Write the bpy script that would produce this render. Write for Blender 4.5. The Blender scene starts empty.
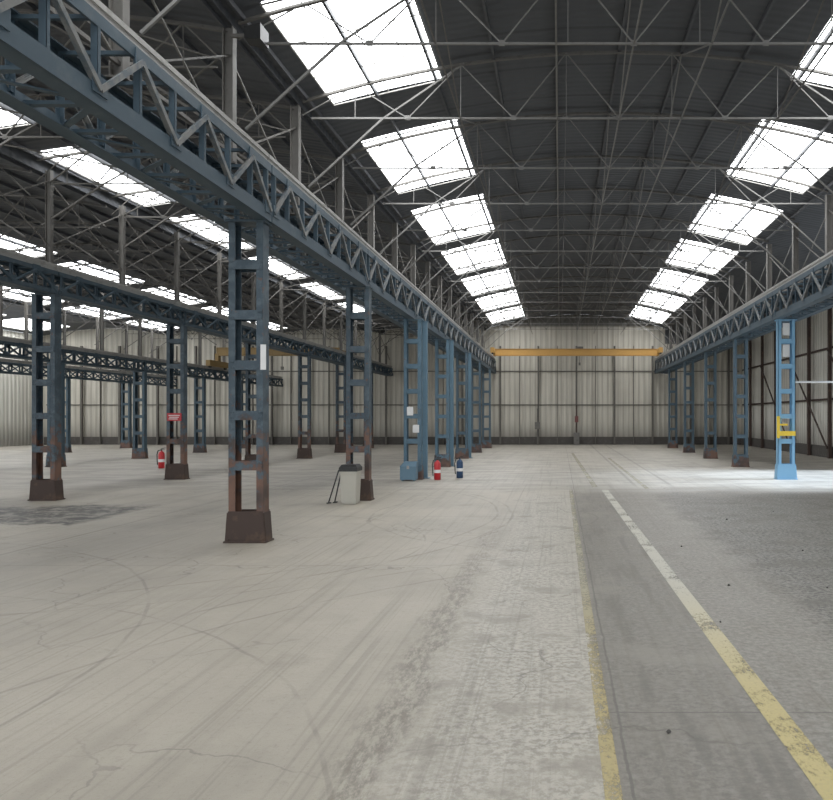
import bpy, math, random
from mathutils import Vector, Matrix
random.seed(4)
S=bpy.context.scene
COL=S.collection
F=770.0; H=1.6; U=4.95
# ------------------------------------------------------------ node helpers
class NT:
    def __init__(s,name):
        s.m=bpy.data.materials.new(name); s.m.use_nodes=True
        s.t=s.m.node_tree; s.t.nodes.clear()
        s.out=s.t.nodes.new('ShaderNodeOutputMaterial')
    def n(s,typ,**kw):
        nd=s.t.nodes.new(typ)
        for k,v in kw.items(): setattr(nd,k,v)
        return nd
    def l(s,a,b): s.t.links.new(a,b)
    def setin(s,sock,v):
        if isinstance(v,bpy.types.NodeSocket): s.l(v,sock)
        else:
            if isinstance(v,(tuple,list)) and len(v)==3 and sock.type=='RGBA': v=(*v,1)
            sock.default_value=v
    def math(s,op,a,b=0.0,c=None):
        nd=s.n('ShaderNodeMath',operation=op); s.setin(nd.inputs[0],a); s.setin(nd.inputs[1],b)
        if c is not None: s.setin(nd.inputs[2],c)
        return nd.outputs[0]
    def step(s,x,a,b):
        nd=s.n('ShaderNodeMapRange',interpolation_type='SMOOTHSTEP'); s.setin(nd.inputs[0],x)
        if a>b:
            nd.inputs[1].default_value=b; nd.inputs[2].default_value=a
            nd.inputs[3].default_value=1; nd.inputs[4].default_value=0
        else:
            nd.inputs[1].default_value=a; nd.inputs[2].default_value=b
        return nd.outputs[0]
    def mix(s,f,a,b,mode='MIX'):
        nd=s.n('ShaderNodeMix',data_type='RGBA',blend_type=mode)
        s.setin(nd.inputs[0],f); s.setin(nd.inputs[6],a); s.setin(nd.inputs[7],b); return nd.outputs[2]
    def coord(s,scale=(1,1,1),rot=(0,0,0),kind='Object'):
        mp=s.n('ShaderNodeMapping')
        if kind=='World':
            g=s.n('ShaderNodeNewGeometry'); s.l(g.outputs['Position'],mp.inputs[0])
        else:
            tc=s.n('ShaderNodeTexCoord'); s.l(tc.outputs[kind],mp.inputs[0])
        mp.inputs['Scale'].default_value=scale; mp.inputs['Rotation'].default_value=rot
        return mp.outputs[0]
    def noise(s,vec,scale,detail=4,rough=.55,dist=0):
        nd=s.n('ShaderNodeTexNoise'); s.l(vec,nd.inputs['Vector'])
        nd.inputs['Scale'].default_value=scale; nd.inputs['Detail'].default_value=detail
        nd.inputs['Roughness'].default_value=rough; nd.inputs['Distortion'].default_value=dist
        return nd.outputs[0]
    def bsdf(s,color,rough=.6,metal=0,bump=None,bs=.3,bd=.02):
        b=s.n('ShaderNodeBsdfPrincipled'); s.setin(b.inputs['Base Color'],color)
        s.setin(b.inputs['Roughness'],rough); s.setin(b.inputs['Metallic'],metal)
        if bump is not None:
            bp=s.n('ShaderNodeBump'); bp.inputs['Strength'].default_value=bs; bp.inputs['Distance'].default_value=bd
            s.l(bump,bp.inputs['Height']); s.l(bp.outputs[0],b.inputs['Normal'])
        s.l(b.outputs[0],s.out.inputs[0]); return b
    def xyz(s,vec):
        nd=s.n('ShaderNodeSeparateXYZ'); s.l(vec,nd.inputs[0]); return nd.outputs

def painted(name,c1,c2,rough=.55,scale=6,amt=(.5,.7),metal=0,rust_top=None,rustc=(.085,.046,.032)):
    t=NT(name); v=t.coord(kind='World' if rust_top is not None else 'Object'); n=t.noise(v,scale,5,.65); n2=t.noise(v,scale*.35,3)
    c=t.mix(t.step(n,amt[0],amt[1]),c1,c2)
    c=t.mix(t.math('MULTIPLY',n2,.5),c,(c1[0]*.6,c1[1]*.6,c1[2]*.6))
    if rust_top is not None:
        z=t.xyz(v)[2]; n3=t.noise(v,scale*1.6,6,.7)
        zz=t.math('ADD',z,t.math('MULTIPLY',t.math('SUBTRACT',n,.5),rust_top*5.0))
        rc=t.mix(t.step(n2,.35,.65),(rustc[0]*.5,rustc[1]*.55,rustc[2]*.6),(rustc[0]*2.0,rustc[1]*1.8,rustc[2]*1.6))
        c=t.mix(t.math('MULTIPLY',t.step(zz,rust_top*1.4,rust_top*.75),.9),c,rc)
        c=t.mix(t.math('MULTIPLY',t.step(n3,.60,.66),.8),c,(rustc[0]*1.3,rustc[1]*1.2,rustc[2]*1.2))
    t.bsdf(c,rough,metal,bump=n,bs=.15,bd=.005)
    return t.m
M={}
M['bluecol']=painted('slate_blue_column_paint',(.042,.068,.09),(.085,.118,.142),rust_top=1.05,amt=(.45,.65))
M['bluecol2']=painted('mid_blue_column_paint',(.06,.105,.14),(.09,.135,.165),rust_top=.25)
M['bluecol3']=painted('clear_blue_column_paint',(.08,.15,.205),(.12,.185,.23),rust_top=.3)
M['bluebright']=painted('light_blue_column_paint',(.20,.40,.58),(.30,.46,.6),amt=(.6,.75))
M['bluetruss']=painted('truss_blue_paint',(.042,.073,.098),(.072,.10,.12),scale=4)
M['rust']=painted('rusty_steel',(.065,.043,.035),(.12,.075,.05),rough=.8)
M['steel']=painted('grey_primer_steel',(.19,.185,.175),(.13,.122,.112),rough=.5)
M['steeldark']=painted('brown_grey_post_steel',(.14,.132,.12),(.085,.08,.072),rough=.6)
M['wallpost']=painted('dark_wall_framing',(.125,.115,.10),(.09,.082,.072),rough=.7)
M['rail']=painted('pale_rail_steel',(.34,.33,.31),(.22,.21,.195),rough=.5)
M['beige']=painted('bracing_faded_paint',(.18,.18,.172),(.068,.093,.112),amt=(.42,.62))
M['purlin']=painted('dark_purlin',(.075,.08,.09),(.05,.052,.056))
M['yellow']=painted('crane_yellow_paint',(.50,.28,.07),(.40,.22,.06),amt=(.6,.8))
M['yellowdull']=painted('dull_crane_paint',(.26,.17,.06),(.19,.125,.05),amt=(.6,.8))
M['guard']=painted('guard_yellow_paint',(.75,.52,.05),(.6,.4,.05),amt=(.6,.8))
M['red']=painted('extinguisher_red',(.5,.02,.025),(.4,.015,.02),rough=.3)
M['black']=painted('black_plastic',(.02,.02,.02),(.03,.03,.03),rough=.5)
M['binbody']=painted('bin_grey_plastic',(.48,.46,.40),(.41,.39,.34),rough=.6,amt=(.6,.8))
M['white']=painted('white_sheet',(.75,.75,.74),(.68,.68,.66),amt=(.6,.8))
M['signred']=painted('sign_red',(.5,.04,.05),(.4,.03,.04),amt=(.6,.8))
M['darkred']=painted('dark_red_box',(.16,.05,.045),(.13,.04,.04),amt=(.6,.8))
M['navy']=painted('navy_blue_plastic',(.02,.06,.14),(.02,.05,.1))
M['stone']=painted('debris_stone',(.07,.065,.06),(.12,.11,.1),rough=.9)
M['plain']=painted('plain_post_paint',(.12,.21,.28),(.17,.25,.31),amt=(.55,.7))
# skylight
t=NT('translucent_skylight_sheet'); v=t.coord(); n=t.noise(v,1.3,3)
em=t.n('ShaderNodeEmission'); t.setin(em.inputs[0],t.mix(n,(1,1,1),(.90,.94,.97)))
em.inputs[1].default_value=6.0; t.l(em.outputs[0],t.out.inputs[0]); M['sky']=t.m
# ceiling
t=NT('dark_roof_sheeting'); v=t.coord(); x=t.xyz(v)
wv=t.math('SINE',t.math('MULTIPLY',x[1],2*math.pi/.18))
n=t.noise(t.coord((1,.12,1)),2.2,4); 
seam=t.math('LESS_THAN',t.math('ABSOLUTE',t.math('SUBTRACT',t.math('FRACT',t.math('MULTIPLY',x[1],1/1.2375)),.5)),.03)
c=t.mix(n,(.060,.065,.074),(.102,.108,.118)); c=t.mix(t.math('MULTIPLY',seam,.35),c,(.02,.02,.025))
t.bsdf(c,.75,bump=wv,bs=.2,bd=.02); M['ceil']=t.m
def cladding(name,axis,c1,c2,per=.3):
    t=NT(name); v=t.coord(); x=t.xyz(v); a=x[axis]
    wv=t.math('SINE',t.math('MULTIPLY',a,2*math.pi/per))
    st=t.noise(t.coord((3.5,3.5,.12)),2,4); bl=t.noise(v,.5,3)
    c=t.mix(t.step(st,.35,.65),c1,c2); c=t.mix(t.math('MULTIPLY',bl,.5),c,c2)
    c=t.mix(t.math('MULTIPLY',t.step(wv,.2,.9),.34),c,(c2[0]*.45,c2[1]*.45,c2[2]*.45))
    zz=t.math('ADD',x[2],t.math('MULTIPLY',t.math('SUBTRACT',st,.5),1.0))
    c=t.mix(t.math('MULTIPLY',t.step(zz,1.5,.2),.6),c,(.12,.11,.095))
    c=t.mix(t.math('MULTIPLY',t.step(x[2],6.75,6.95),.85),c,(.05,.05,.05))  # gable shade under the roof arch, painted into the cladding colour
    t.bsdf(c,.6,bump=wv,bs=.4,bd=.03); return t.m
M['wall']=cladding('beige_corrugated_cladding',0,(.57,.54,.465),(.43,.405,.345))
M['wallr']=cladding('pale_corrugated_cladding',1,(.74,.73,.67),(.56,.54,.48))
M['dado']=painted('dark_concrete_dado',(.08,.073,.066),(.12,.11,.10),rough=.9)
# floor
t=NT('worn_concrete_floor'); v=t.coord(); X,Y,Z=t.xyz(v)[:3]
big=t.noise(v,.35,5,.6); med=t.noise(v,2.2,6,.65); fine=t.noise(v,22,6,.75); grit=t.noise(v,90,3,.7)
ndg=t.noise(v,5,4); nbig=t.noise(v,1.1,5,.65)
Xn=t.math('ADD',X,t.math('MULTIPLY',t.math('SUBTRACT',ndg,.5),.10))
Xw=t.math('ADD',X,t.math('MULTIPLY',t.math('SUBTRACT',nbig,.5),1.0))
Xm=t.math('ADD',X,t.math('MULTIPLY',t.math('SUBTRACT',t.noise(v,1.6,4,.6),.5),.45))
Yn=t.math('ADD',Y,t.math('MULTIPLY',t.math('SUBTRACT',nbig,.5),3.4))
base=t.mix(t.step(big,.35,.65),(.385,.347,.283),(.315,.284,.232))
base=t.mix(t.math('MULTIPLY',t.step(med,.42,.70),.6),base,(.435,.398,.33))
base=t.mix(t.math('MULTIPLY',t.step(nbig,.50,.68),.45),base,(.27,.242,.198))
base=t.mix(t.math('MULTIPLY',t.step(fine,.52,.74),.42),base,(.19,.168,.135))
strip=t.math('MULTIPLY',t.step(Xw,-1.05,-.5),t.step(Xn,.24,.2))
strip=t.math('MULTIPLY',strip,t.step(Yn,17.4,15.0))
sc=t.mix(t.step(fine,.40,.58),(.27,.248,.208),(.48,.452,.39))
sc=t.mix(t.math('MULTIPLY',t.step(nbig,.42,.6),.5),sc,(.41,.38,.325))
sc=t.mix(t.math('MULTIPLY',t.step(med,.52,.64),.6),sc,(.24,.218,.182))
base=t.mix(t.math('MULTIPLY',strip,.9),base,sc)
seam=t.math('MULTIPLY',t.step(Xm,-1.15,-.92),t.step(Xm,-.72,-.86)); seam=t.math('MULTIPLY',seam,t.step(t.noise(t.coord((5,1.6,1)),4,6,.8),.40,.60))
seam=t.math('MULTIPLY',seam,t.step(Y,14,6))
base=t.mix(t.math('MULTIPLY',seam,.7),base,(.13,.112,.09))
lane=t.math('MULTIPLY',t.step(Xn,.2,.26),t.step(Yn,18.8,15.6))
ac=t.mix(t.step(fine,.33,.68),(.15,.137,.118),(.255,.235,.203)); ac=t.mix(t.math('MULTIPLY',t.step(med,.4,.66),.6),ac,(.235,.217,.186))
ac=t.mix(t.math('MULTIPLY',t.step(t.noise(t.coord((5,.5,1)),1.4,4),.5,.66),.6),ac,(.13,.12,.103))
ac=t.mix(t.math('MULTIPLY',t.step(nbig,.52,.64),.5),ac,(.28,.258,.22))
ac=t.mix(t.step(X,.95,1.3),ac,t.mix(t.step(fine,.35,.66),(.17,.156,.134),(.295,.273,.238)))
base=t.mix(lane,base,ac)
drk=t.math('MULTIPLY',t.step(Xw,1.8,2.3),t.step(Yn,17.2,14.8))
dc=t.mix(t.step(fine,.42,.58),(.06,.055,.048),(.24,.225,.198)); dc=t.mix(t.math('MULTIPLY',t.step(nbig,.5,.66),.5),dc,(.21,.195,.17)); dc=t.mix(t.math('MULTIPLY',t.step(med,.5,.62),.5),dc,(.10,.092,.08))
base=t.mix(drk,base,dc)
far=t.step(Yn,15.6,18.8)
fc=t.mix(t.step(t.noise(t.coord((.5,1.6,1)),1.2,5,.6),.38,.62),(.42,.39,.34),(.28,.258,.222))
base=t.mix(t.math('MULTIPLY',far,.8),base,fc)
pt=t.math('MULTIPLY',t.math('MULTIPLY',t.step(Xw,-13.5,-13),t.step(Xw,-7.1,-7.4)),t.math('MULTIPLY',t.step(Yn,11.0,11.4),t.step(Yn,14.2,13.6)))
bc=t.mix(t.step(t.noise(v,3.5,6,.8),.46,.58),(.05,.045,.04),(.26,.238,.20))
base=t.mix(pt,base,bc)
def band(s,val,w): return t.step(t.math('ABSOLUTE',t.math('SUBTRACT',s,val)),w,w*.4)
Ys=t.math('ADD',Y,t.math('MULTIPLY',t.math('SUBTRACT',med,.5),.03))
Xs=t.math('ADD',X,t.math('MULTIPLY',t.math('SUBTRACT',med,.5),.05))
j=t.math('MULTIPLY',band(Ys,4.17,.010),t.step(X,.2,.25)); 
for yy,w in ((17.1,.06),(23.5,.06),(30,.09)): j=t.math('MAXIMUM',j,t.math('MULTIPLY',band(Ys,yy,w),.7))
for yy,w in ((8.3,.016),(12.4,.022)): j=t.math('MAXIMUM',j,t.math('MULTIPLY',t.math('MULTIPLY',band(Ys,yy,w),t.step(X,.1,.0)),.45))
j=t.math('MAXIMUM',j,band(Xs,.31,.010))
j=t.math('MAXIMUM',j,t.math('MULTIPLY',band(Xs,-6.5,.03),.6))
j=t.math('MAXIMUM',j,t.math('MULTIPLY',band(Xs,-2.9,.014),.4))
for xx in (1.75,2.6): j=t.math('MAXIMUM',j,t.math('MULTIPLY',band(Xs,xx,.06),t.math('MULTIPLY',t.step(Y,17,19),.7)))
base=t.mix(t.math('MULTIPLY',j,.6),base,(.09,.08,.07))
# hairline cracks
dv=t.n('ShaderNodeVectorMath',operation='ADD'); nz=t.n('ShaderNodeTexNoise'); t.l(v,nz.inputs['Vector']); nz.inputs['Scale'].default_value=1.7; nz.inputs['Detail'].default_value=5
t.l(v,dv.inputs[0]); t.l(nz.outputs[1],dv.inputs[1])
vo=t.n('ShaderNodeTexVoronoi',feature='DISTANCE_TO_EDGE'); t.l(dv.outputs[0],vo.inputs['Vector']); vo.inputs['Scale'].default_value=.42
ck=t.math('MULTIPLY',t.step(vo.outputs[0],.006,.002),t.step(big,.42,.58))
base=t.mix(t.math('MULTIPLY',ck,.55),base,(.11,.097,.08))
for sc_,rot,lo,hi,am in (((13,.14,1),.10,.57,.68,.27),((17,.16,1),-.25,.58,.68,.22),((15,.15,1),.62,.60,.70,.22),((3.0,.10,1),.05,.5,.72,.2)):
    sN=t.step(t.noise(t.coord(sc_,(0,0,rot)),1.4,3,.55,.3),lo,hi)
    base=t.mix(t.math('MULTIPLY',sN,am),base,(.16,.142,.113))
for (cx,cy,r,w) in ((3.2,2.5,7.4,.028),(3.4,2.4,7.05,.022),(-7.5,12.5,6.6,.028),(-7.6,12.3,6.95,.028),(-1.5,27,9.5,.06),(-6.1,1.6,5.5,.018),(-5,9.5,3.4,.02),(-1.2,12.2,1.9,.025),(1,13,4.2,.025),(-9,4,6.2,.02)):
    d=t.math('SQRT',t.math('ADD',t.math('POWER',t.math('ABSOLUTE',t.math('SUBTRACT',X,cx)),2),t.math('POWER',t.math('ABSOLUTE',t.math('SUBTRACT',Y,cy)),2)))
    d=t.math('ADD',d,t.math('MULTIPLY',big,.25))
    bm_=t.math('MULTIPLY',band(d,r,w),t.step(nbig,.35,.6))
    base=t.mix(t.math('MULTIPLY',bm_,.38),base,(.12,.105,.085))
base=t.mix(t.math('MULTIPLY',t.step(grit,.58,.70),.45),base,(.15,.13,.103))
base=t.mix(t.math('MULTIPLY',t.step(t.noise(t.coord((1,.8,1)),.9,6,.7),.56,.72),.35),base,(.175,.153,.122))
rg=t.math('ADD',t.math('MULTIPLY',med,.3),.38)
t.bsdf(base,rg,bump=fine,bs=.35,bd=.01); M['floor']=t.m
def linepaint(name,cn,cf,wear,soft=.06,gain=1.0):
    t=NT(name); v=t.coord(); n=t.noise(t.coord((1,.5,1)),38,6,.8); n2=t.noise(v,2.2,4); y=t.xyz(v)[1]
    n=t.math('ADD',n,t.math('MULTIPLY',t.math('SUBTRACT',n2,.5),.8))
    c=t.mix(t.step(y,3.8,8),cn,cf); c=t.mix(t.math('MULTIPLY',t.noise(v,50,4),.6),c,(.32,.285,.21))
    b=t.n('ShaderNodeBsdfPrincipled'); t.setin(b.inputs['Base Color'],c); b.inputs['Roughness'].default_value=.6
    tr=t.n('ShaderNodeBsdfTransparent'); mx=t.n('ShaderNodeMixShader'); t.setin(mx.inputs[0],t.math('MULTIPLY',t.step(n,wear-soft,wear+soft),gain))
    t.l(tr.outputs[0],mx.inputs[1]); t.l(b.outputs[0],mx.inputs[2]); t.l(mx.outputs[0],t.out.inputs[0]); return t.m
M['line1']=linepaint('worn_yellow_line_paint',(.58,.47,.20),(.45,.42,.31),.47,.13,.75)
M['line2']=linepaint('yellow_line_paint',(.62,.51,.21),(.62,.605,.535),.38,.14,.9)

# ------------------------------------------------------------ mesh builder
class MB:
    def __init__(s): s.v=[]; s.f=[]
    def hexa(s,pts):
        o=len(s.v); s.v+= [tuple(p) for p in pts]
        for f in ((0,3,2,1),(4,5,6,7),(0,1,5,4),(1,2,6,5),(2,3,7,6),(3,0,4,7)): s.f.append(tuple(o+i for i in f))
        return s
    def box(s,x0,x1,y0,y1,z0,z1):
        return s.hexa([(x0,y0,z0),(x1,y0,z0),(x1,y1,z0),(x0,y1,z0),(x0,y0,z1),(x1,y0,z1),(x1,y1,z1),(x0,y1,z1)])
    def beam(s,p,q,w,h,angle=False):
        p=Vector(p);q=Vector(q); d=(q-p).normalized()
        up=Vector((0,0,1)) if abs(d.z)<.95 else Vector((0,1,0))
        sd=d.cross(up).normalized(); up=sd.cross(d)
        a=sd*w/2; b=up*h/2
        if angle:
            th=min(w,h)*.18
            for (c,aa,bb) in ((-b+up*th/2,a,up*th/2),(-a+sd*th/2,sd*th/2,b)):
                s.hexa([p+c-aa-bb,p+c+aa-bb,q+c+aa-bb,q+c-aa-bb,p+c-aa+bb,p+c+aa+bb,q+c+aa+bb,q+c-aa+bb])
        else:
            s.hexa([p-a-b,p+a-b,q+a-b,q-a-b,p-a+b,p+a+b,q+a+b,q-a+b])
        return s
    def tube(s,prof,c=(0,0,0),n=16,axis='z'):
        o=len(s.v)
        for r,z in prof:
            for i in range(n):
                a=2*math.pi*i/n; P=(r*math.cos(a),r*math.sin(a),z)
                if axis=='x': P=(P[2],P[0],P[1])
                if axis=='y': P=(P[0],P[2],P[1])
                s.v.append((c[0]+P[0],c[1]+P[1],c[2]+P[2]))
        for k in range(len(prof)-1):
            for i in range(n):
                j=(i+1)%n; s.f.append((o+k*n+i,o+k*n+j,o+(k+1)*n+j,o+(k+1)*n+i))
        s.f.append(tuple(o+i for i in reversed(range(n)))); s.f.append(tuple(o+(len(prof)-1)*n+i for i in range(n)))
        return s
def mesh(name,mb,mat,parent=None,loc=(0,0,0),smooth=False,**kw):
    me=bpy.data.meshes.new(name); me.from_pydata(mb.v,[],mb.f); me.update()
    me.materials.append(M[mat])
    if smooth: me.polygons.foreach_set('use_smooth',[True]*len(me.polygons))
    ob=bpy.data.objects.new(name,me); COL.objects.link(ob); ob.location=loc
    if parent: ob.parent=parent
    for k,v in kw.items(): ob[k]=v
    return ob
def empty(name,loc,**kw):
    ob=bpy.data.objects.new(name,None); COL.objects.link(ob); ob.location=loc; ob.empty_display_size=.2
    for k,v in kw.items(): ob[k]=v
    return ob
def clone(ob,loc,parent=None,**kw):
    c=ob.copy(); COL.objects.link(c); c.location=loc
    if parent: c.parent=parent
    for k,v in kw.items(): c[k]=v
    for ch in ob.children: clone(ch,ch.location.copy(),c)
    return c

# ------------------------------------------------------------ shell
Y0=-6.0; YW=44.7
mb=MB(); mb.v=[(-30,-14,0),(12,-14,0),(12,YW,0),(-30,YW,0)]; mb.f=[(0,1,2,3)]
mesh('floor',mb,'floor',kind='structure',label='worn concrete warehouse floor with tyre marks and patches')
LR=-4.0; RR=5.8
def lx(k): return LR if k<=2 else (-3.88 if k==3 else -3.78)
spans=[
 (-4.2,6.1,5.96+H,.0306,[(-3.80,-1.97)]+[(3.87,5.70)]),
 (-10.15,-4.2,5.32+H,.0306,[(-9.98,-9.12)]),
 (-16.4,-10.15,5.12+H,.0306,[(-16.25,-15.3)]),
 (-22.6,-16.4,5.12+H,.0306,[(-22.4,-21.2)]),
 (-30,-22.6,5.12+H,.03,[(-29.5,-27.5)]),
]
def zr(sp,x): xc=(sp[0]+sp[1])/2; return sp[2]-sp[3]*(x-xc)**2
def KSS(si): return list(range(0,9)) if si!=1 else list(range(0,8))
def rng(si,k):
    L=(3.15 if k<=2 else 3.35 if k==3 else 3.8) if si==0 else 3.75
    return (k*U-.12,k*U-.12+L)
mb=MB()
def quad(mb,pts): o=len(mb.v); mb.v+=pts; mb.f.append((o,o+1,o+2,o+3))
for si,sp in enumerate(spans):
    ybr=[Y0,YW]
    for k in KSS(si): ybr+=list(rng(si,k))
    ybr=sorted(ybr)
    def insky(x,y):
        return any(a<x<b for a,b in sp[4]) and any(rng(si,k)[0]<y<rng(si,k)[1] for k in KSS(si))
    xs=[sp[0]+(sp[1]-sp[0])*i/14 for i in range(15)]
    for a,b in sp[4]:
        xs=[x for x in xs if abs(x-a)>.12 and abs(x-b)>.12]+[a,b]
    for q in (sp[0],sp[1]):
        if q not in xs: xs.append(q)
    xs=sorted(xs)
    for i in range(len(xs)-1):
        for j in range(len(ybr)-1):
            xa,xb,ya,yb=xs[i],xs[i+1],ybr[j],ybr[j+1]
            if insky((xa+xb)/2,(ya+yb)/2): continue
            o=len(mb.v); mb.v+=[(xa,ya,zr(sp,xa)),(xb,ya,zr(sp,xb)),(xb,yb,zr(sp,xb)),(xa,yb,zr(sp,xa))]
            mb.f.append((o,o+3,o+2,o+1))
for a,b in ((spans[0],spans[1]),(spans[1],spans[2]),(spans[2],spans[3]),(spans[3],spans[4])):
    x=a[0]; quad(mb,[(x,Y0,zr(b,x)-.02),(x,YW,zr(b,x)-.02),(x,YW,zr(a,x)+.02),(x,Y0,zr(a,x)+.02)])
zA=zr(spans[0],6.1)
quad(mb,[(6.1,Y0,zA),(6.1,YW,zA),(10.6,YW,zA-.8),(10.6,Y0,zA-.8)])
quad(mb,[(6.1,YW-.01,zA-.9),(10.6,YW-.01,zA-.9),(10.6,YW-.01,zA-.7),(6.1,YW-.01,zA+.02)])
mesh('ceiling',mb,'ceil',kind='structure',label='dark curved sheet roof of several parallel vaults')
wn=0
for si,sp in enumerate(spans):
    for (a,b) in sp[4]:
        bases={}
        for k in KSS(si):
            wn+=1
            y0,y1=rng(si,k); SL=round(y1-y0,3)
            cx=(a+b)/2; cz=zr(sp,cx)
            if SL not in bases:
                n=6; mb=MB()
                xs=[a+(b-a)*i/n for i in range(n+1)]
                for i in range(n):
                    quad(mb,[(xs[i]-cx,0,zr(sp,xs[i])-cz),(xs[i]-cx,SL,zr(sp,xs[i])-cz),(xs[i+1]-cx,SL,zr(sp,xs[i+1])-cz),(xs[i+1]-cx,0,zr(sp,xs[i+1])-cz)])
                base=mesh('window_%d'%wn,mb,'sky',loc=(cx,y0,cz),kind='structure',label='bright translucent roof skylight with thin glazing bars')
                fb=MB()
                for f in (0,.25,.5,.75,1):
                    x=a+(b-a)*f; fb.beam((x-cx,0,zr(sp,x)-cz-.03),(x-cx,SL,zr(sp,x)-cz-.03),.012 if 0<f<1 else .02,.02)
                for m in range(0,4):
                    y=SL*m/3; fb.beam((a-cx,y,zr(sp,a)-cz-.035),(b-cx,y,zr(sp,b)-cz-.035),.02 if m in(0,3) else .008,.02)
                mesh('glazing_bars',fb,'rail',parent=base)
                bases[SL]=base
            else:
                c=clone(bases[SL],(cx,y0,cz)); c.name='window_%d'%wn
# walls
mb=MB()
quad(mb,[(-30,YW,0),(10.6,YW,0),(10.6,YW,5.8),(-30,YW,5.8)])
quad(mb,[(6.1,YW,5.8),(10.6,YW,5.8),(10.6,YW,zA-.8),(6.1,YW,zA)])
for sp in spans:
    xs=[sp[0]+(sp[1]-sp[0])*i/12 for i in range(13)]
    for i in range(12):
        quad(mb,[(xs[i],YW,5.8),(xs[i+1],YW,5.8),(xs[i+1],YW,zr(sp,xs[i+1])),(xs[i],YW,zr(sp,xs[i]))])
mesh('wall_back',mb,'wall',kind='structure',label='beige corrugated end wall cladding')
mb=MB(); XR=10.6; zt=zA-.8
for ya,yb,za,zb in ((Y0,16.8,0,zt),(16.8,23,4.4,zt),(23,YW,0,zt)):
    quad(mb,[(XR,ya,za),(XR,yb,za),(XR,yb,zb),(XR,ya,zb)])
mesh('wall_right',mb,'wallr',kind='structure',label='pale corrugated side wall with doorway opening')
mb=MB(); quad(mb,[(-30,Y0,0),(-30,YW,0),(-30,YW,2.6),(-30,Y0,2.6)]); quad(mb,[(-30,39.5,2.6),(-30,YW,2.6),(-30,YW,6.3),(-30,39.5,6.3)])  # unseen upper opening, added so daylight reaches left bays and end wall
mesh('wall_left',mb,'wallr',kind='structure',label='pale corrugated side wall with unseen opening added to light the side bays')
mesh('baseboard_back',MB().box(-29.9,10.5,YW-.1,YW-.01,.0,.45),'dado',kind='structure',label='dark concrete plinth under cladding')
mesh('baseboard_right',MB().box(XR-.1,XR-.01,24,YW-.12,0,.45),'dado',kind='structure',label='dark concrete plinth under cladding')
pz=MB().box(-.05,.05,-.07,.07,.0,5.7)
wp=None
for i in range(-8,28):
    x=.95-1.1*i
    if wp is None: wp=mesh('wall_post',pz,'wallpost',loc=(x,YW-.2,0),label='dark steel post on the end wall cladding',category='wall post',group='end wall posts')
    else:
        c=clone(wp,(x,YW-.2,0))
        if i%2: c.scale=(.35,1,1)
for z in (2.3,4.25):
    mesh('wall_rail',MB().box(-29.8,10.4,-.02,.02,-.03,.03),'wallpost',loc=(0,YW-.03,z),label='dark horizontal rail across the end wall',category='wall rail',group='end wall rails')
rp=None
for i,y in enumerate([24.75+2.475*j for j in range(8)]):
    if rp is None: rp=mesh('wall_post',MB().box(-.06,.06,-.08,.08,0,5.8),'rust',loc=(XR-.2,y,0),label='rust-brown steel post on the side wall',category='wall post',group='side wall posts')
    else: clone(rp,(XR-.2,y,0))
for i in range(3):
    y=24.75+4.95*i
    mesh('wall_brace',MB().beam((0,0,.4),(0,4.9,4.2),.04,.08),'rust',loc=(XR-.3,y,0),label='diagonal rust-brown brace on the side wall',category='wall brace',group='side wall braces')
for z in (2.3,4.3):
    mesh('wall_rail',MB().box(-.03,.03,0,20.3,-.04,.04),'rust',loc=(XR-.05,24.2,z),label='rust-brown horizontal rail on the side wall',category='wall rail',group='side wall rails')

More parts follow.
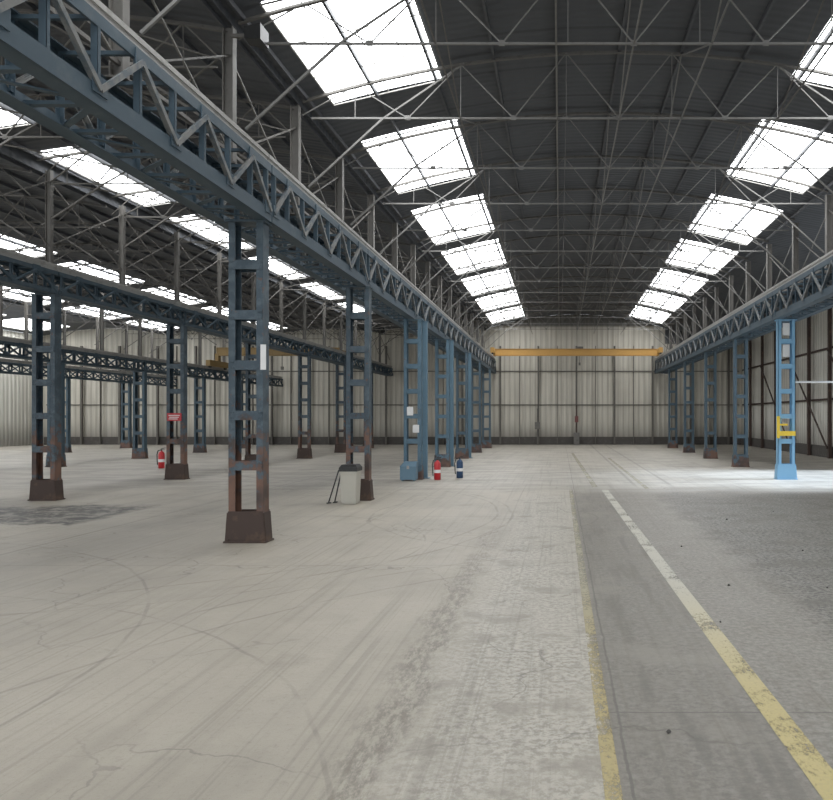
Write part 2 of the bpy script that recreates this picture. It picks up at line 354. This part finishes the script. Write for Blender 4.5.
# ------------------------------------------------------------ columns
def column(h,mat,basemat,label,group,w=.44,depth=.2,pitch=.64,fl=.085):
    e=empty('lattice_column',(0,0,0),label=label,category='column',group=group)
    for sgn in (-1,1):
        mb=MB(); xo=sgn*w/2; xi=sgn*(w/2-.012)
        mb.box(min(xo,xi),max(xo,xi),-depth/2,depth/2,.1,h)
        xf=sgn*(w/2-fl)
        for ys in (-1,1):
            y0=ys*depth/2; y1=ys*(depth/2-.014); mb.box(min(xo,xf),max(xo,xf),min(y0,y1),max(y0,y1),.1,h)
        mesh('leg',mb,mat,parent=e)
    z=.98; bt=None
    while z<h-.1:
        if bt is None:
            mb=MB()
            for ys in (-1,1):
                y0=ys*(depth/2+.001); y1=ys*(depth/2+.012); mb.box(-w/2+.01,w/2-.01,min(y0,y1),max(y0,y1),-.06,.06)
                for bx in (-.19,-.155,.155,.19):
                    for bz in (-.035,.035): mb.box(bx-.01,bx+.01,min(ys*(depth/2+.012),ys*(depth/2+.02)),max(ys*(depth/2+.012),ys*(depth/2+.02)),bz-.01,bz+.01)
            mb.box(-w/2+.02,w/2-.02,-depth/2,depth/2,-.006,.006)
            bt=mesh('batten',mb,mat,parent=e,loc=(0,0,z))
        else: clone(bt,(0,0,z),e)
        z+=pitch
    mb=MB(); wb=w/2+.035; db=depth/2+.025
    mb.box(-wb-.015,wb+.015,-db-.02,db+.02,0,.022)
    for ys in (-1,1):
        y=ys*(depth/2+.01); y2=ys*(depth/2+.022); ya,yb=min(y,y2),max(y,y2)
        mb.hexa([(-wb,ya,.02),(wb,ya,.02),(wb,yb,.02),(-wb,yb,.02),(-w/2,ya,.40),(w/2,ya,.40),(w/2,yb,.40),(-w/2,yb,.40)])
    for xs_ in (-1,1):
        mb.hexa([(xs_*wb-.008,-depth/2-.01,.02),(xs_*wb+.008,-depth/2-.01,.02),(xs_*wb+.008,depth/2+.01,.02),(xs_*wb-.008,depth/2+.01,.02),
                 (xs_*(w/2)-.008+.01*xs_,-depth/2-.01,.38),(xs_*(w/2)+.008+.01*xs_,-depth/2-.01,.38),(xs_*(w/2)+.008+.01*xs_,depth/2+.01,.38),(xs_*(w/2)-.008+.01*xs_,depth/2+.01,.38)])
    for bx in (-.22,.22):
        mb.tube([(.016,.02),(.016,.05)],(bx,-db,0),8)
    mesh('base_plate',mb,basemat,parent=e)
    mb=MB(); mb.box(-w/2-.04,w/2+.04,-depth/2-.03,depth/2+.03,h-.02,h-.002)
    mesh('cap_plate',mb,mat,parent=e)
    return e
ZG=2.5+H
cA=column(ZG,'bluecol','rust','blue-grey riveted lattice column with rusty lower part and base','crane columns')
cB=column(ZG,'bluecol2','bluecol2','mid-blue painted lattice column carrying the crane girder','crane columns')
cF=column(ZG,'bluecol3','bluecol3','clear blue painted lattice column beside the fire extinguishers','crane columns')
cC=column(ZG,'bluebright','bluebright','light blue painted lattice column with yellow guard beside doorway light','crane columns')
ZG2=2.36+H; ZG3=1.75+H
cD=column(ZG2,'bluecol','rust','rust-brown and blue lattice column of the next bay','side bay columns')
cE=column(ZG3,'bluecol2','bluecol2','blue lattice column of a distant bay','distant bay columns')
cA.location=(LR,2*U,0)
clone(cA,(lx(3),3*U,0))
cF.location=(lx(4),4*U,0); clone(cF,(lx(5),5*U,0))
cB.location=(lx(6),6*U,0)
for k in (7,8): clone(cB,(lx(k),k*U,0))
cC.location=(RR,4*U,0)
for k in (3,5,6,7,8): clone(cB,(RR,k*U,0))
cD.location=(-9.9,3*U,0)
for k in (4,5,6,7,8): clone(cD,(-9.85,k*U,0))
cE.location=(-16.2,5*U,0)
for k in (4,6,7,8): clone(cE,(-16.2,k*U,0))
for k in (6,7,8): clone(cE,(-22.3,k*U,0))
e=mesh('plain_post',MB().box(-.06,.06,-.06,.06,.02,ZG-.01).box(-.12,.12,-.12,.12,0,.02).box(-.09,.09,-.09,.09,ZG-.02,ZG-.005),'plain',loc=(-3.52,4*U+.3,0),label='plain solid light blue square post beside lattice column',category='post',group='plain posts')
for k in (5,6): clone(e,(-3.52,k*U+.3,0))
# ------------------------------------------------------------ girders
def girder(h,w,np,label,group,webmat='beige',ch=.11,lc=.16,wb=.05):
    e=empty('crane_girder',(0,0,0),label=label,category='crane girder',group=group)
    L=U-.03
    mb=MB()
    for sx in (-1,1):
        mb.box(sx*w/2-.012,sx*w/2+.012,.0,L,0,lc); a,b=sorted((sx*w/2,sx*(w/2-.16))); mb.box(a,b,0,L,0,.014)
    p=L/np
    for i in range(np):
        a,b=(-1,1) if i%2 else (1,-1)
        mb.beam((a*(w/2-.04),i*p+.03,.02),(b*(w/2-.04),(i+1)*p-.03,.02),.06,.012)
        mb.beam((-w/2,i*p+.04,.03),(w/2,i*p+.04,.03),.07,.03)
    mesh('lower_chord',mb,'bluetruss',parent=e)
    mb=MB()
    for sx in (-1,1):
        mb.box(sx*w/2-.012,sx*w/2+.012,.0,L,h-ch,h); a,b=sorted((sx*w/2,sx*(w/2-.1))); mb.box(a,b,0,L,h-.014,h)
    for i in range(np+1):
        y=min(max(i*p,.03),L-.03); mb.box(-w/2,w/2,y-.02,y+.02,h-.05,h-.015)
    mesh('upper_chord',mb,'bluetruss',parent=e)
    proto={}
    for sx in (-1,1):
        for i in range(np+1):
            top=i%2; y=min(max(i*p,.12),L-.12) if i in (0,np) else i*p
            if top not in proto:
                mg=MB(); mg.beam((-.03,0,lc*.5),(-.03,0,h-ch*.3),wb*1.1,wb*.9,angle=True)
                zc=lc*1.0 if not top else h-ch*.9
                mg.box(.001,.01,-.1,.1,zc-.075,zc+.075).box(-.05,.005,-.02,.02,zc-.05,zc+.05)
                o=mesh('stiffener',mg,'bluetruss',parent=e,loc=(sx*(w/2+.013),y,0)); proto[top]=o
            else:
                o=clone(proto[top],(sx*(w/2+.013),y,0),e)
            o.rotation_euler=(0,0,0 if sx>0 else math.pi)
        mb=MB(); xo=sx*(w/2+.03)
        for i in range(np):
            z0,z1=(lc*.8,h-ch) if i%2==0 else (h-ch,lc*.8)
            ya=i*p+(.04 if i==0 else 0); yb=(i+1)*p-(.04 if i==np-1 else 0)
            mb.beam((xo,ya,z0),(xo,yb,z1),.014,wb); mb.beam((xo-sx*.028,ya,z0),(xo-sx*.028,yb,z1),.045,.014)
        mesh('diagonal_bracing',mb,webmat,parent=e)
    rx=w/2-.07
    mb=MB().box(rx-.055,rx+.055,0,L,h,h+.03).box(rx-.03,rx+.03,0,L,h+.03,h+.09).box(rx-.045,rx+.045,0,L,h+.09,h+.14)
    mesh('crane_rail',mb,'rail',parent=e,label='pale steel crane rail')
    return e
gA=girder(.74,.72,8,'dark blue lattice crane girder with pale rail on top','main crane girders')
gA.location=(LR-.07,U,ZG)
for k in range(2,9): clone(gA,(LR-.07,k*U,ZG))
for k in range(3,9):
    c=clone(gA,(RR+.05,(k+1)*U,ZG)); c.rotation_euler=(0,0,math.pi)
gB=girder(.44,.36,8,'blue lattice girder between side bays','side bay girders','bluetruss',.07,.08,.04)
gB.location=(-9.85,2*U,ZG2)
for k in range(3,9): clone(gB,(-9.85,k*U,ZG2))
for k in range(3,9): clone(gB,(-16.2,k*U,ZG3))
for k in range(5,9): clone(gB,(-22.3,k*U,ZG3))

# ------------------------------------------------------------ upper posts
def post(h,label,group,s=1.0):
    mb=MB().box(-.055*s,.055*s,-.008,.008,0,h).box(-.068*s,-.052*s,-.06*s,.06*s,0,h).box(.052*s,.068*s,-.06*s,.06*s,0,h)
    mb.box(-.1,.1,-.09,.09,0,.02)
    return mesh('roof_post',mb,'steeldark',label=label,category='roof post',group=group)
zp=ZG+.742; hN=zr(spans[1],-4.25)-zp-.06
p1=post(hN,'grey-brown steel post rising from crane girder to roof','main roof posts'); first=True
for i in range(2,18):
    for x in (LR-.25,RR+.25):
        if first: p1.location=(x,i*U/2,zp); first=False
        elif x<0 or i>4: clone(p1,(x,i*U/2,zp))
z2=ZG2+.442; p2=post(zr(spans[2],-10.1)-z2-.06,'grey steel post above side bay girder','side roof posts',.75); p2.location=(-9.85,2*U,z2)
for i in range(5,18): clone(p2,(-9.85,i*U/2,z2))
z3=ZG3+.442; p3=post(zr(spans[3],-16.4)-z3-.06,'grey steel post above distant girder','distant roof posts',.75); p3.location=(-16.2,3*U,z3)
for i in range(7,18): clone(p3,(-16.2,i*U/2,z3))
for i in range(12,18): clone(p3,(-22.3,i*U/2,z3))

# ------------------------------------------------------------ roof trusses
def truss(sp,ztie,n,label,group,knee=None,tw=.028,ww=.016,m2='steel'):
    xc=(sp[0]+sp[1])/2; hw=(sp[1]-sp[0])/2-.06
    e=empty('roof_truss',(xc,0,ztie),label=label,category='roof truss',group=group)
    zt=lambda d: sp[2]-sp[3]*d*d-.09-ztie
    tc=MB(); N=16
    for i in range(N):
        a=-hw+2*hw*i/N; b=-hw+2*hw*(i+1)/N; tc.beam((a,0,zt(a)),(b,0,zt(b)),.05,.06,angle=True)
    mesh('top_chord',tc,'steeldark',parent=e)
    mesh('bottom_tie',MB().beam((-hw+.15,0,0),(hw-.15,0,0),tw,tw),m2,parent=e)
    wb=MB(); 
    for i in range(n):
        a=-hw+2*hw*i/n; m=a+hw/n; b=a+2*hw/n
        wb.beam((a,0,0 if i else .05),(m,0,zt(m)),ww,ww); wb.beam((m,0,zt(m)),(b,0,0),ww,ww)
        wb.beam((m,0,0),(m,0,zt(m)),ww*.7,ww*.7)
    for i in range(1,n):
        a=-hw+2*hw*i/n; wb.box(a-.04,a+.04,-.006,.006,-.03,.045)
    mesh('web_bracing',wb,m2,parent=e)
    if knee:
        for s in (-1,1):
            kb=MB()
            kb.beam((s*(hw-.1),0,-knee),(s*(hw-1.3),0,0),.03,.03)
            kb.beam((s*(hw-1.3),0,0),(s*(hw-2.6),0,zt(hw-2.6)),.025,.025)
            mesh('knee_brace',kb,m2,parent=e)
    return e
ta=truss(spans[0],4.8+H,6,'light steel roof truss with thin tie and lattice webs','nave roof trusses',knee=1.1)
ta.location.y=1.5*U
for i in range(4,18): clone(ta,(ta.location.x,i*U/2,ta.location.z))
for sp,nm,k0 in ((spans[1],'next bay roof trusses',3),(spans[2],'middle bay roof trusses',4),(spans[3],'distant bay roof trusses',6)):
    tb=truss(sp,zr(sp,sp[0])-.55,5,'thin steel roof truss of a side bay',nm,knee=.8,tw=.024,ww=.018,m2='steeldark')
    tb.location.y=k0*U/2
    for i in range(k0+1,18): clone(tb,(tb.location.x,i*U/2,tb.location.z))
def purlins(sp,n,group):
    base=None
    for i in range(n+1):
        x=sp[0]+.12+(sp[1]-sp[0]-.24)*i/n
        z=zr(sp,x)-.05
        if base is None: base=mesh('roof_purlin',MB().box(-.02,.02,0,YW-U*.6-.1,-.035,.035),'purlin',loc=(x,U*.6,z),label='long dark steel purlin under the roof sheets',category='purlin',group=group)
        else: clone(base,(x,U*.6,z))
purlins(spans[0],10,'nave purlins'); purlins(spans[1],7,'next bay purlins'); purlins(spans[2],7,'middle bay purlins'); purlins(spans[3],7,'distant bay purlins')
for ix,x in enumerate((-1.6,-.05,.95,1.95,3.5)):
    mb=MB(); z0=4.8; zt=zr(spans[0],x)-H-.12
    for i in range(3,18):
        y=i*U/2; yb=y+U/2
        if (i+ix)%2: mb.beam((0,y,z0),(0,yb,zt),.018,.018)
        else: mb.beam((0,y,zt),(0,yb,z0),.018,.018)
    mb.beam((0,1.5*U,z0),(0,9*U,z0),.02,.02)
    mesh('sway_bracing',mb,'steel' if 0<ix<4 else 'steeldark',loc=(x,0,H),label='long zigzag steel sway bracing between roof trusses',category='roof bracing',group='longitudinal roof bracing')
for x,zz in ((LR-.25,5.0),(RR+.25,5.0)):
    mb=MB()
    for i in range(2,18):
        y=i*U/2; mb.beam((0,y,0),(0,y+U/2,1.25),.022,.022); mb.beam((0,y,1.25),(0,y+U/2,0),.022,.022)
    mb.beam((0,1.0*U,0),(0,9*U,0),.035,.04)
    mesh('sway_bracing',mb,'steeldark',loc=(x,0,zz),label='crossed steel bracing between the roof posts',category='roof bracing',group='post row bracing')
mb=MB()
for i in range(5,18):
    y=i*U/2; mb.beam((0,y,0),(0,y+U/2,1.25),.02,.02); mb.beam((0,y,1.25),(0,y+U/2,0),.02,.02)
mesh('sway_bracing',mb,'steeldark',loc=(-9.85,0,4.9),label='crossed steel bracing above the side bay girder',category='roof bracing',group='post row bracing')
for x0 in (-4.4,-7.2):
    mb=MB()
    for i in range(3,18):
        y=i*U/2; mb.beam((-2.6,y,0),(0,y+U/2,0),.02,.02); mb.beam((0,y,0),(-2.6,y+U/2,0),.02,.02)
    mesh('wind_bracing',mb,'steeldark',loc=(x0,0,4.60+H-.05*(x0<-5)),label='flat crossed steel wind bracing under side bay roof',category='roof bracing',group='wind bracing')

# ------------------------------------------------------------ cranes
def crane(name_loc,xl,xr,dz,label,legl=0,mat='yellow'):
    e=empty('overhead_crane',name_loc,label=label,category='crane')
    mb=MB(); L=xr-xl
    mb.box(xl,xr,-.14,.14,.36+dz,.38+dz).box(xl,xr,-.14,.14,.0+dz,.02+dz).box(xl,xr,-.1,-.085,.02+dz,.36+dz).box(xl,xr,.085,.1,.02+dz,.36+dz)
    n=9
    for i in range(n+1):
        x=xl+L*i/n; mb.box(x-.012,x+.012,-.125,-.1,.02+dz,.36+dz)
    mesh('bridge_beam',mb,mat,parent=e)
    for x,lg in ((xl,legl),(xr,0)):
        mb=MB(); mb.box(x-.1,x+.1,-1.0,1.0,-.02-lg,.25-lg)
        if lg: mb.box(x-.08,x+.08,-.12,.12,.2-lg,.1)
        c=mesh('end_carriage',mb,mat,parent=e)
        for y in (-.8,.8): mesh('wheel',MB().tube([(.1,-.04),(.1,.04)],(x,y,-.0-lg),14,axis='x'),'black',parent=c)
    xm=xl+L*.52
    mb=MB().box(xm-.2,xm+.2,-.15,.15,.385+dz,.5+dz)
    mesh('hoist_trolley',mb,'steeldark',parent=e)
    mb=MB().beam((xm,-.02,-.5),(xm,-.02,.0+dz),.025,.025).box(xm-.05,xm+.05,-.07,.05,-.65,-.5)
    mesh('hook_block',mb,'steeldark',parent=e)
    return e
RT=ZG+.74+.14
crane((0,42.2,RT+.1),LR-.07+.44,RR+.05-.44,-.13,'yellow-orange overhead travelling crane spanning the nave')
crane((0,36,ZG2+.58-.08),-16.2+.2,-9.85-.35,0,'smaller dull yellow overhead crane in a side bay',legl=ZG2-ZG3-.1,mat='yellowdull')

# ------------------------------------------------------------ floor lines
def fl(name,x0,y0,x1,y1,w,mat,label):
    mb=MB(); n=20
    for i in range(n):
        a=i/n;b=(i+1)/n
        xa=x0+(x1-x0)*a; xb=x0+(x1-x0)*b; ya=y0+(y1-y0)*a; yb=y0+(y1-y0)*b
        quad(mb,[(xa-w/2,ya,0),(xa+w/2,ya,0),(xb+w/2,yb,0),(xb-w/2,yb,0)])
    mesh(name,mb,mat,loc=(0,0,.003),label=label,category='floor marking')
fl('painted_floor_line',.225,1.0,.235,16.9,.075,'line1','worn narrow yellow painted line on the concrete floor')
fl('painted_floor_line',1.20,1.0,.98,16.9,.14,'line2','wide yellow painted line fading to white on the asphalt')
fl('painted_floor_line',.80,17.6,.55,34,.12,'line1','faded pale painted line on the distant floor')
fl('painted_floor_line',1.95,17.2,1.9,30,.1,'line1','faded pale painted line on the distant floor')

# ------------------------------------------------------------ extinguishers
def ext(loc,mat,label,s=1):
    e=empty('fire_extinguisher',loc,label=label,category='fire extinguisher')
    mesh('cylinder_body',MB().tube([(.075,0),(.085,.015),(.085,.40),(.07,.45),(.03,.48),(.025,.50)],n=20),mat,parent=e,smooth=True)
    mesh('valve_handle',MB().tube([(.02,.49),(.02,.54)],n=10).beam((-.02,0,.55),(.11,0,.58),.025,.015).beam((-.02,0,.53),(.09,0,.53),.025,.012),'black',parent=e)
    mb=MB(); pts=[(-.02,0,.52),(-.10,0,.50),(-.13,0,.38),(-.12,0,.18),(-.11,0,.10)]
    for a,b in zip(pts,pts[1:]): mb.beam(a,b,.022,.022)
    mesh('hose',mb,'black',parent=e)
    mesh('label_band',MB().tube([(.0865,.18),(.0865,.26)],n=20),'white',parent=e)
    e.scale=(s,s,s); return e
ext((-3.12,19.6,0),'red','red fire extinguisher standing beside the blue column')
ext((-2.63,20.2,0),'navy','dark blue and black fire extinguisher standing on floor')
ext((-12.42,24.0,0),'red','red fire extinguisher standing in the side bay',1.1)
b=empty('waste_bin',(-3.86,14.2,0),label='narrow beige-grey waste bin with black lid beside the column',category='bin')
mb=MB().hexa([(-.13,-.14,.03),(.13,-.14,.03),(.13,.14,.03),(-.13,.14,.03),(-.15,-.17,.60),(.15,-.17,.60),(.15,.17,.60),(-.15,.17,.60)])
mb.box(-.16,.16,-.18,.18,.57,.605); mb.box(-.11,.11,-.12,.12,0,.03)
mesh('bin_body',mb,'binbody',parent=b)
mb=MB().box(-.165,.165,-.19,.19,.607,.68).hexa([(-.16,-.18,.68),(.16,-.18,.68),(.16,.18,.68),(-.16,.18,.68),(-.13,-.14,.73),(.13,-.14,.73),(.13,.14,.73),(-.13,.14,.73)])
mesh('lid',mb,'black',parent=b)
for dx,tp,yy in ((-4.27,.19,14.2),(-4.19,.13,14.32)):
    mesh('leaning_stick',MB().beam((0,0,.01),(tp,0,.62),.02,.02).beam((-.03,0,.012),(.05,0,.02),.05,.02),'black',loc=(dx,yy,0),label='thin black stick leaning against the waste bin',category='stick',group='sticks by the bin')
e=empty('equipment_box',(lx(4)-.02,4*U-.42,0),label='blue-grey metal equipment box at the column base',category='equipment')
mesh('body',MB().box(-.2,.2,-.14,.14,.03,.36).box(-.17,-.12,-.12,.12,0,.03).box(.12,.17,-.12,.12,0,.03),'plain',parent=e)
mesh('lid',MB().hexa([(-.21,-.15,.36),(.21,-.15,.36),(.21,.15,.36),(-.21,.15,.36),(-.1,-.1,.48),(.21,-.1,.48),(.21,.15,.48),(-.1,.15,.48)]),'plain',parent=e)
mesh('latch',MB().box(-.03,.03,-.16,-.14,.3,.38),'rail',parent=e)

# ------------------------------------------------------------ signs etc
e=mesh('warning_sign',MB().box(-.18,.18,-.01,.01,-.1,.1),'signred',loc=(-9.85,4*U-.135,1.6),label='red rectangular warning sign with white text lines on column',category='sign')
mesh('sign_text',MB().box(-.14,.14,-.013,-.011,.03,.05).box(-.12,.12,-.013,-.011,-.015,.005).box(-.14,.09,-.013,-.011,-.06,-.04),'white',parent=e)
mesh('notice_tag',MB().box(-.035,.035,-.004,.004,-.16,.16),'white',loc=(LR+.235,2*U-.13,2.36),label='narrow white notice tag fixed to the column side',category='notice')
mesh('notice_tag',MB().box(-.08,.08,-.004,.004,-.11,.11),'white',loc=(lx(4)-.05,4*U-.135,1.75),label='white paper notice taped to the blue column',category='notice')
mesh('notice_tag',MB().box(-.08,.08,-.004,.004,-.1,.1),'white',loc=(lx(4)+.1,4*U-.135,1.3),label='white paper notice taped to the blue column',category='notice')
for z in (3.85,3.3):
    mesh('notice_tag',MB().box(-.09,.09,-.004,.004,-.16,.16),'white',loc=(RR,4*U-.05,z),label='white paper sheet inside the light blue column',category='notice')
mesh('column_guard',MB().box(-.27,-.2,-.2,-.14,1.06,1.62).box(-.2,.2,-.2,-.14,1.12,1.24).box(-.2,.0,-.2,-.14,1.38,1.43),'guard',loc=(RR,4*U,0),label='yellow steel guard bracket on light blue column',category='guard')
mesh('horizontal_pipe',MB().tube([(.025,.24),(.025,4.75)],(0,0,0),12,axis='x'),'white',loc=(RR,4*U,2.5),label='thin white horizontal pipe from column to side wall',category='pipe')
e=empty('floodlight',(LR+.02,2*U-.1,6.45),label='black floodlight on bracket fixed to roof post',category='lamp')
mesh('lamp_housing',MB().hexa([(.0,-.1,-.08),(.22,-.14,-.1),(.22,.14,-.1),(0,.1,-.08),(.0,-.1,.07),(.22,-.14,.1),(.22,.14,.1),(0,.1,.07)]),'black',parent=e)
mesh('bracket',MB().beam((-.2,0,0),(0,0,0),.04,.04),'steeldark',parent=e)
e=empty('service_panel',(.95,YW-.4,0),label='small electrical panel with pipe on the end wall',category='panel')
mesh('pipe',MB().tube([(.035,0),(.035,2.3)],(0,0,0),10),'rust',parent=e)
mesh('box',MB().box(-.1,.1,-.14,-.0,1.3,1.65).box(-.09,.09,-.155,-.14,1.32,1.63),'darkred',parent=e)
mesh('cabinet',MB().box(-.16,.16,-.3,.02,.0,.7).box(-.14,.14,-.32,-.3,.33,.67),'steeldark',parent=e)
e=empty('service_panel',(-1.3,YW-.4,0),label='grey switch box with conduit on the end wall',category='panel')
mesh('pipe',MB().tube([(.03,0),(.03,2.1)],(0,0,0),10),'steeldark',parent=e)
mesh('box',MB().box(-.15,.15,-.14,0,.9,1.3).box(-.13,.13,-.155,-.14,.92,1.28),'steeldark',parent=e)
for (x,y) in ((1.25,6.0),(1.5,9.5),(.55,3.9),(2.6,12),(2.9,9.2),(3.6,13),(1.1,12.5),(2.5,7.2),(1.6,7.3)):
    mb=MB(); r=random.uniform(.008,.016)
    mb.tube([(r*.7,0),(r,r*.4),(r*.75,r*.9),(r*.2,r*1.2)],n=6)
    for i,vv in enumerate(mb.v): mb.v[i]=(vv[0]*random.uniform(.7,1.3),vv[1]*random.uniform(.7,1.5),vv[2])
    mesh('stone_chip',mb,'stone',loc=(x,y,0),label='small dark chip of debris on the floor',category='debris',group='loose floor debris')

# ------------------------------------------------------------ light, world, camera
sd=bpy.data.lights.new('doorway_daylight','SUN'); so=bpy.data.objects.new('doorway_daylight',sd); COL.objects.link(so)
sd.energy=12.0; sd.angle=math.radians(22); sd.color=(.66,.80,1.0)
so.rotation_euler=Vector((-1,.0,-.6)).to_track_quat('-Z','Y').to_euler(); so.location=(20,20,8)
w=bpy.data.worlds.new('World'); S.world=w; w.use_nodes=True
bg=w.node_tree.nodes['Background']; bg.inputs[0].default_value=(.90,.95,1,1); bg.inputs[1].default_value=1.5
cd=bpy.data.cameras.new('Camera'); cam=bpy.data.objects.new('Camera',cd); COL.objects.link(cam)
cam.location=(0,0,H); cam.rotation_euler=(math.pi/2,0,0)
cd.sensor_fit='HORIZONTAL'; cd.sensor_width=36; cd.lens=F/833*36
cd.shift_x=-(560-416.5)/833; cd.shift_y=17/833
cd.clip_end=300
S.camera=cam
S.view_settings.view_transform='Standard'; S.view_settings.look='None'; S.view_settings.exposure=.5
